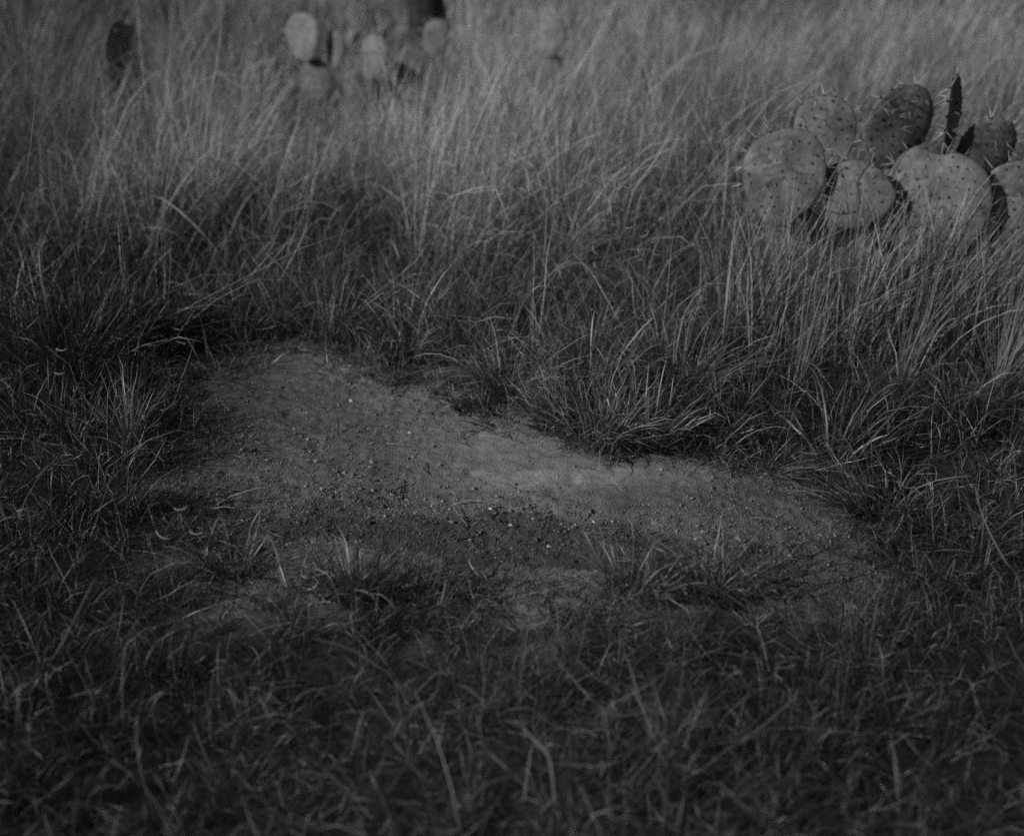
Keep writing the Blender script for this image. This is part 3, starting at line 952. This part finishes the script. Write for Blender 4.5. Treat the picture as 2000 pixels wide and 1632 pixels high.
SH = [(1128, 435, 3.75, 3.9, .018), (1155, 447, 3.75, 5.3, .016), (1160, 478, 3.7, 3.6, .022), (1220, 364, 3.95, 4.6, .014),
      (1208, 372, 3.95, 3.4, .018), (1252, 462, 3.7, 5.4, .018), (1222, 444, 3.75, 4.9, .014), (1250, 482, 3.65, 3.3, .016),
      (1275, 490, 3.7, 4.2, .016), (1272, 472, 3.7, 5.0, .010), (1305, 508, 3.6, 3.8, .013), (1245, 508, 3.65, 5.2, .013),
      (1162, 510, 3.65, 3.6, .018), (1370, 464, 3.8, 4.9, .012)]
SH_L = ['leftmost curled seed head above the dark grass', 'small curled seed head, just right of the leftmost one', 'long hooked seed head below the leftmost one',
        'topmost curled seed head of the pale cluster', 'second curled seed head just left of the topmost', 'curled seed head at the middle right of the cluster',
        'small seed head in the middle of the cluster', 'seed head curled downward in the middle of the cluster', 'pale seed head right of the cluster middle',
        'tiny seed head at the right of the cluster', 'lowest right seed head of the pale cluster', 'low seed head under the middle of the cluster',
        'lowest left seed head of the pale cluster', 'lone curled seed head between the cluster and the cactus']
for q, lb_ in zip(SH, SH_L):
    seed_stalk(*q, lb_)
seed_stalk(110, 680, 3.2, 4.7, .018, 'curled seed head hanging in the dark left grass')
seed_stalk(108, 727, 3.05, 4.7, .014, 'curled seed head, lower one in the dark left grass')
seed_stalk(590, 1122, 2.25, 4.7, .020, 'blurred pale seed head over the near left rim of the soil')
seed_stalk(306, 1036, 2.35, 4.2, .022, 'blurred pale seed head in the dark lower left grass')
seed_stalk(370, 1036, 2.35, 4.6, .018, 'blurred seed head just right of its dark-grass neighbour')
seed_stalk(340, 992, 2.4, 4.9, .018, 'faint seed head above the two blurred ones in dark grass')
seed_stalk(600, 1150, 2.2, 5.4, .018, 'slanted blurred seed head over the near tuft')
seed_stalk(1550, 880, 2.95, 4.6, .018, 'curled seed head lying near the right rim of soil')

# pale little flower heads
def wildflower(px, py, Y, size, label, tone=0.5):
    tip = at_depth(px, py, Y)
    b0 = np.array([tip[0] + rt.uniform(-0.02, 0.02), Y + 0.02, 0])
    b0[2] = gz(b0[0], b0[1])
    b = MB()
    b.tube(smooth_path([b0, (b0 + tip) / 2 + [0.008, 0, 0], tip], 7), 0.0008, 4, 0.12)
    root = link('wildflower', b.mesh('wildflower'), M_green, label=label, category='wildflower', group='small pale flower heads in the grass')
    h = MB()
    v, f = ico(1)
    h.add(tip + v * size * np.array([1, 1, 0.8]) * (1 + 0.15 * rt.normal(0, 1, (len(v), 1))), f, tone)
    link('flower_head', h.mesh('flower_head'), M_flower, root)
    for k in range(7):
        a = k * 0.9
        d = np.array([math.cos(a), math.sin(a), 0.35])
        s = np.array([-math.sin(a), math.cos(a), 0]) * size * 0.35
        pb = MB()
        c0 = tip + d * size * 0.6
        pb.add([c0 - s * 0.5, c0 + s * 0.5, c0 + d * size * 0.7 + s, c0 + d * size * 1.0, c0 + d * size * 0.7 - s], [(0, 1, 2, 3, 4)], tone)
        link('petal', pb.mesh('petal'), M_flower, root)


wildflower(166, 876, 2.9, 0.0052, 'pale flower head left of the spiky fan tuft', 0.32)
wildflower(265, 984, 2.66, 0.0056, 'pale round flower head in the dark grass below the spiky fan', 0.5)
wildflower(88, 934, 2.78, 0.0042, 'pale flower bud near the left edge of the dark grass', 0.4)
wildflower(197, 888, 2.88, 0.0026, 'tiny white flower beside the spiky fan tuft', 0.55)
wildflower(4, 1000, 2.62, 0.005, 'pale flower head cut by the left edge', 0.45)
wildflower(929, 738, 3.42, 0.005, 'white flower head at the far rim above the small leafy clump', 0.6)
wildflower(902, 755, 3.36, 0.005, 'white bud just left of the white flower head at far rim', 0.5)
wildflower(1990, 882, 2.9, 0.004, 'pale bud at the right edge of the dark grass', 0.4)
wildflower(1980, 899, 2.86, 0.003, 'tiny white bud at the right edge, lower one', 0.55)


# ------------------------------------------------------------------ the prickly pears
def pad_meshes(W, H, T, seed, notch=0.0, asym=0.0, tone0=0.15):
    """an oval pad standing on its base, its face to -Y. Returns skin mesh, areole mesh, spine mesh"""
    r = np.random.default_rng(seed)
    NS, NR = 56, 12
    th = np.linspace(0, 2 * np.pi, NS, endpoint=False)
    s = np.sin(th)
    ox = np.cos(th) * W / 2 * (1 + 0.13 * s - 0.10 * np.clip(-s, 0, 1) ** 2)
    oz = s * H / 2
    ox = ox + asym * W * 0.08 * np.cos(2 * th + 0.6)
    wob = 1 + sum(am * r.uniform(0.4, 1.2) * np.sin(k * th + r.uniform(0, 6)) for k, am in ((2, 0.02), (3, 0.026), (4, 0.016), (5, 0.012), (9, 0.008), (14, 0.005)))
    ox, oz = ox * wob, oz * wob
    if notch:
        oz = oz - notch * H * np.exp(-((th - 1.45) / 0.24) ** 2)
    b = r.normal(0, 0.006, 2)

    def surf(rho, k_x, k_z, side):
        yy = side * T / 2 * math.sqrt(max(1 - rho ** 3.2, 0)) + 0.0
        return np.stack([k_x * rho, np.full_like(k_x, 0) + yy, k_z * rho + H / 2], 1)
    V, F = [], []
    rings = [0.0] + [math.sin(math.pi / 2 * (k / NR)) for k in range(1, NR + 1)]
    idx = {}
    n = 0
    for side in (-1, 1):
        for k, rho in enumerate(rings):
            if k == 0:
                V.append(np.array([[0, side * T / 2, H / 2]]))
                idx[side, k] = n
                n += 1
            elif k == NR and side == 1:
                idx[1, k] = idx[-1, k]
            else:
                V.append(surf(rho, ox, oz, side))
                idx[side, k] = n
                n += NS
        for k in range(NR):
            a, c = idx[side, k], idx[side, k + 1]
            for q in range(NS):
                q2 = (q + 1) % NS
                if k == 0:
                    f = (a, c + q, c + q2)
                else:
                    f = (a + q, c + q, c + q2, a + q2)
                F.append(f if side == -1 else f[::-1])
    V = np.concatenate(V)
    warp = 0.004 * np.sin(V[:, 0] * 25 + seed) + 0.004 * np.sin(V[:, 2] * 21 + seed * 2)
    V[:, 1] += warp
    sk = MB()
    tn = tone0 + 0.05 * fbm(V[:, 0] + seed, V[:, 2], 0.06, 2, seed)
    sk.add(V, F, np.clip(tn, 0.1, 0.4))
    # areoles on a staggered grid on both faces, and along the rim
    ar, sp = MB(), MB()
    av, af = ico(0)
    step = 0.034
    spots = []
    for i in range(-8, 9):
        for j in range(-8, 9):
            if r.uniform() < 0.08:
                continue
            x = (i + 0.5 * (j % 2)) * step + r.normal(0, 0.0055)
            z = j * step * 0.85 + r.normal(0, 0.0055)
            a = math.atan2(z / H, x / W)
            ro = math.hypot(np.interp(a % (2 * np.pi), th, ox, period=2 * np.pi), np.interp(a % (2 * np.pi), th, oz, period=2 * np.pi))
            rho = math.hypot(x, z) / ro
            if rho < 0.92 and z > -0.42 * H:
                for side in (-1, 1):
                    y = side * T / 2 * math.sqrt(1 - rho ** 3.2)
                    spots.append((np.array([x, y, z + H / 2]), np.array([0.25 * x / W, side, 0.25 * z / H]), rho, z))
    for q in range(0, NS, 3):
        if oz[q] > -0.38 * H:
            o = np.array([ox[q], 0, oz[q] + H / 2])
            spots.append((o, np.array([ox[q] / W * 2, r.uniform(-0.3, 0.3), oz[q] / H * 2]), 1.0, oz[q]))
    for p, nrm, rho, z in spots:
        nrm = nrm / np.linalg.norm(nrm)
        p = p + np.array([0, 0.004 * math.sin(p[0] * 25 + seed) + 0.004 * math.sin(p[2] * 21 + seed * 2), 0])
        ar.add(p + av * r.uniform(0.0028, 0.0054) * (0.75 + 0.5 * r.uniform(0, 1, (12, 1))), af, r.uniform(0.02, 0.05))
        many = r.uniform() < (0.95 if rho == 1.0 else 0.35 + 0.3 * (z > 0.2 * H))
        if many:
            for _ in range(r.integers(1, 4)):
                d = nrm + r.normal(0, 0.38, 3) + np.array([0, 0, -0.15])
                d /= np.linalg.norm(d)
                ln = r.uniform(0.02, 0.045) * (1.3 if rho == 1.0 else 1.0)
                sp.tube([p, p + d * ln * 0.5, p + d * ln], [0.0008, 0.0007, 0.0002], 3, r.uniform(0.45, 0.7))
    return sk.mesh('pad'), ar.mesh('areoles'), sp.mesh('spines', False)


def place_pad(root, centre, W, H, T, roll, yaw, pitch, seed, **kw):
    """roll leans the pad to the right in its plane, yaw turns its face to the right, pitch tips its face up"""
    from mathutils import Matrix, Vector
    skin, ar, sp = pad_meshes(W, H, T, seed, **kw)
    M = Matrix.Rotation(R(yaw), 4, 'Z') @ Matrix.Rotation(R(-pitch), 4, 'X') @ Matrix.Rotation(R(roll), 4, 'Y')
    c = Vector(centre) - Vector(root.location)
    M = Matrix.Translation(c) @ M @ Matrix.Translation((0, 0, -H / 2))
    o = link('pad', skin, M_pad, root)
    o.matrix_local = M
    link('areoles', ar, M_areole, o, kind='stuff')
    link('spines', sp, M_spine, o, kind='stuff')
    return o


def cactus(base, label, pads):
    root = link('prickly_pear', None, None, label=label, category='cactus', group='prickly pears in the grass')
    root.location = base
    bpy.context.view_layer.update()
    for p in pads:
        place_pad(root, *p[0], **(p[1] if len(p) > 1 else {}))
    return root


A = at_depth
base = np.array([A(1775, 607, 4.05)[0], 4.05, 0.0])
base[2] = gz(base[0], base[1])
cactus(base, 'large prickly pear with dotted round pads in the straw at right', [
    ((A(1530, 347, 3.90), 0.252, 0.30, 0.026, 3, -18, 8, 1),),
    ((A(1609, 268, 4.08), 0.190, 0.27, 0.024, 0, -14, 6, 2),),
    ((A(1752, 250, 4.02), 0.225, 0.275, 0.028, 24, 17, -2, 3),),
    ((A(1857, 230, 3.96), 0.16, 0.265, 0.028, 2, 62, 0, 4),),
    ((A(1921, 295, 3.98), 0.18, 0.225, 0.030, 22, -2, -18, 5),),
    ((A(1670, 380, 3.86), 0.205, 0.215, 0.026, -10, -24, 20, 6), dict(asym=0.8)),
    ((A(1822, 402, 3.86), 0.325, 0.365, 0.032, -6, -24, 14, 7), dict(notch=0.07, asym=0.4)),
    ((A(1976, 412, 3.84), 0.25, 0.33, 0.026, 30, -14, 12, 8),),
    ((A(1935, 512, 3.80), 0.20, 0.23, 0.030, 60, -10, 26, 9),),
    ((A(1560, 470, 3.98), 0.19, 0.26, 0.032, -28, -8, 4, 10),),
    ((A(1690, 500, 3.98), 0.22, 0.28, 0.036, -14, -6, 6, 11),),
    ((A(1770, 570, 4.02), 0.22, 0.26, 0.044, 4, -6, 0, 12),),
])
b2 = np.array([A(680, 250, 7.0)[0], 7.0, 0.0])
cactus(b2, 'pale blurred prickly pear far back left of the dark trunk', [
    ((A(592, 72, 7.0), 0.21, 0.26, 0.03, -16, -24, 14, 21), dict(tone0=0.19)),
    ((A(655, 98, 7.0), 0.13, 0.20, 0.03, 4, -34, 10, 22), dict(tone0=0.19)),
    ((A(730, 112, 6.95), 0.19, 0.24, 0.03, 12, -30, 12, 23), dict(tone0=0.19)),
    ((A(620, 160, 7.0), 0.18, 0.24, 0.03, -12, -12, 4, 24), dict(tone0=0.19)),
    ((A(700, 185, 7.0), 0.20, 0.28, 0.03, 8, -10, 2, 25), dict(tone0=0.19)),
    ((A(850, 75, 7.4), 0.15, 0.22, 0.03, 20, -20, 6, 26), dict(tone0=0.19)),
    ((A(800, 130, 7.3), 0.17, 0.24, 0.03, 30, -5, 0, 27), dict(tone0=0.19)),
    ((A(745, 195, 7.1), 0.17, 0.24, 0.03, 24, -5, 0, 28), dict(tone0=0.19)),
])
b3 = np.array([A(1075, 235, 7.2)[0], 7.2, 0.0])
cactus(b3, 'small blurred prickly pear far back at the top middle', [
    ((A(1075, 72, 7.2), 0.18, 0.22, 0.03, 8, -30, 10, 31), dict(tone0=0.19)),
    ((A(1070, 140, 7.22), 0.18, 0.22, 0.03, 0, -10, 0, 32), dict(tone0=0.19)),
    ((A(1075, 200, 7.25), 0.17, 0.22, 0.035, 3, -10, 0, 33), dict(tone0=0.19)),
])
b4 = np.array([A(228, 250, 6.9)[0], 6.9, 0.0])
cactus(b4, 'dark shaded prickly pear pads far back at the upper left', [
    ((A(230, 92, 6.9), 0.20, 0.26, 0.03, 8, 66, -6, 41),),
    ((A(226, 165, 6.9), 0.18, 0.25, 0.03, -4, 60, 0, 42),),
    ((A(228, 225, 6.92), 0.15, 0.2, 0.035, 0, 50, 0, 43),),
])

# ------------------------------------------------------------------ the dark tree at the top edge
tx = A(838, 130, 9.0)
troot = link('mesquite_tree', None, None, label='dark tree trunk, its crown above the top edge, behind far cactus', category='tree')
tb = np.array([tx[0], 9.0, float(gz(tx[0], 9.0))])
troot.location = tb
tr = MB()
tr.tube(smooth_path([(0, 0, -0.1), (0.0, 0, 0.3), (-0.03, 0.02, 0.9), (0.05, 0.05, 1.5), (0.12, 0.05, 2.2)], 14),
        np.linspace(0.15, 0.08, 14), 12, 0.045)
link('trunk', tr.mesh('trunk'), M_bark, troot)
tips = []
for k in range(7):
    a = k * 0.9 + 0.3
    h0 = 1.2 + 0.14 * k
    p0 = np.array([0.03 + 0.03 * k * 0.4, 0.04, h0])
    p1 = p0 + np.array([math.cos(a) * 0.7, math.sin(a) * 0.7, 0.6])
    p2 = p1 + np.array([math.cos(a + 0.4) * 0.7, math.sin(a + 0.4) * 0.7, 0.35])
    lb = MB()
    lb.tube(smooth_path([p0, p1, p2], 9), np.linspace(0.05, 0.012, 9), 7, 0.05)
    link('limb', lb.mesh('limb'), M_bark, troot)
    tips += [p1, p2, (p1 + p2) / 2]
nl = 5000
cc = np.array(tips)[rt.integers(0, len(tips), nl)] + rt.normal(0, 0.28, (nl, 3))
cc[:, 2] = np.maximum(cc[:, 2], 1.35)
v, f, c, t = blades(cc, rt.uniform(0.05, 0.11, nl), 0.02, rt.uniform(0, 6.28, nl), rt.uniform(0.3, 1.8, nl), rt.uniform(0.2, 1, nl),
                    0.08 * np.exp(rt.normal(0, 0.25, nl)), seg=2, floor=False, r=rt)
link('crown', mesh_from('crown', v, f, c, {'tone': t}, True), M_green, troot, kind='stuff')
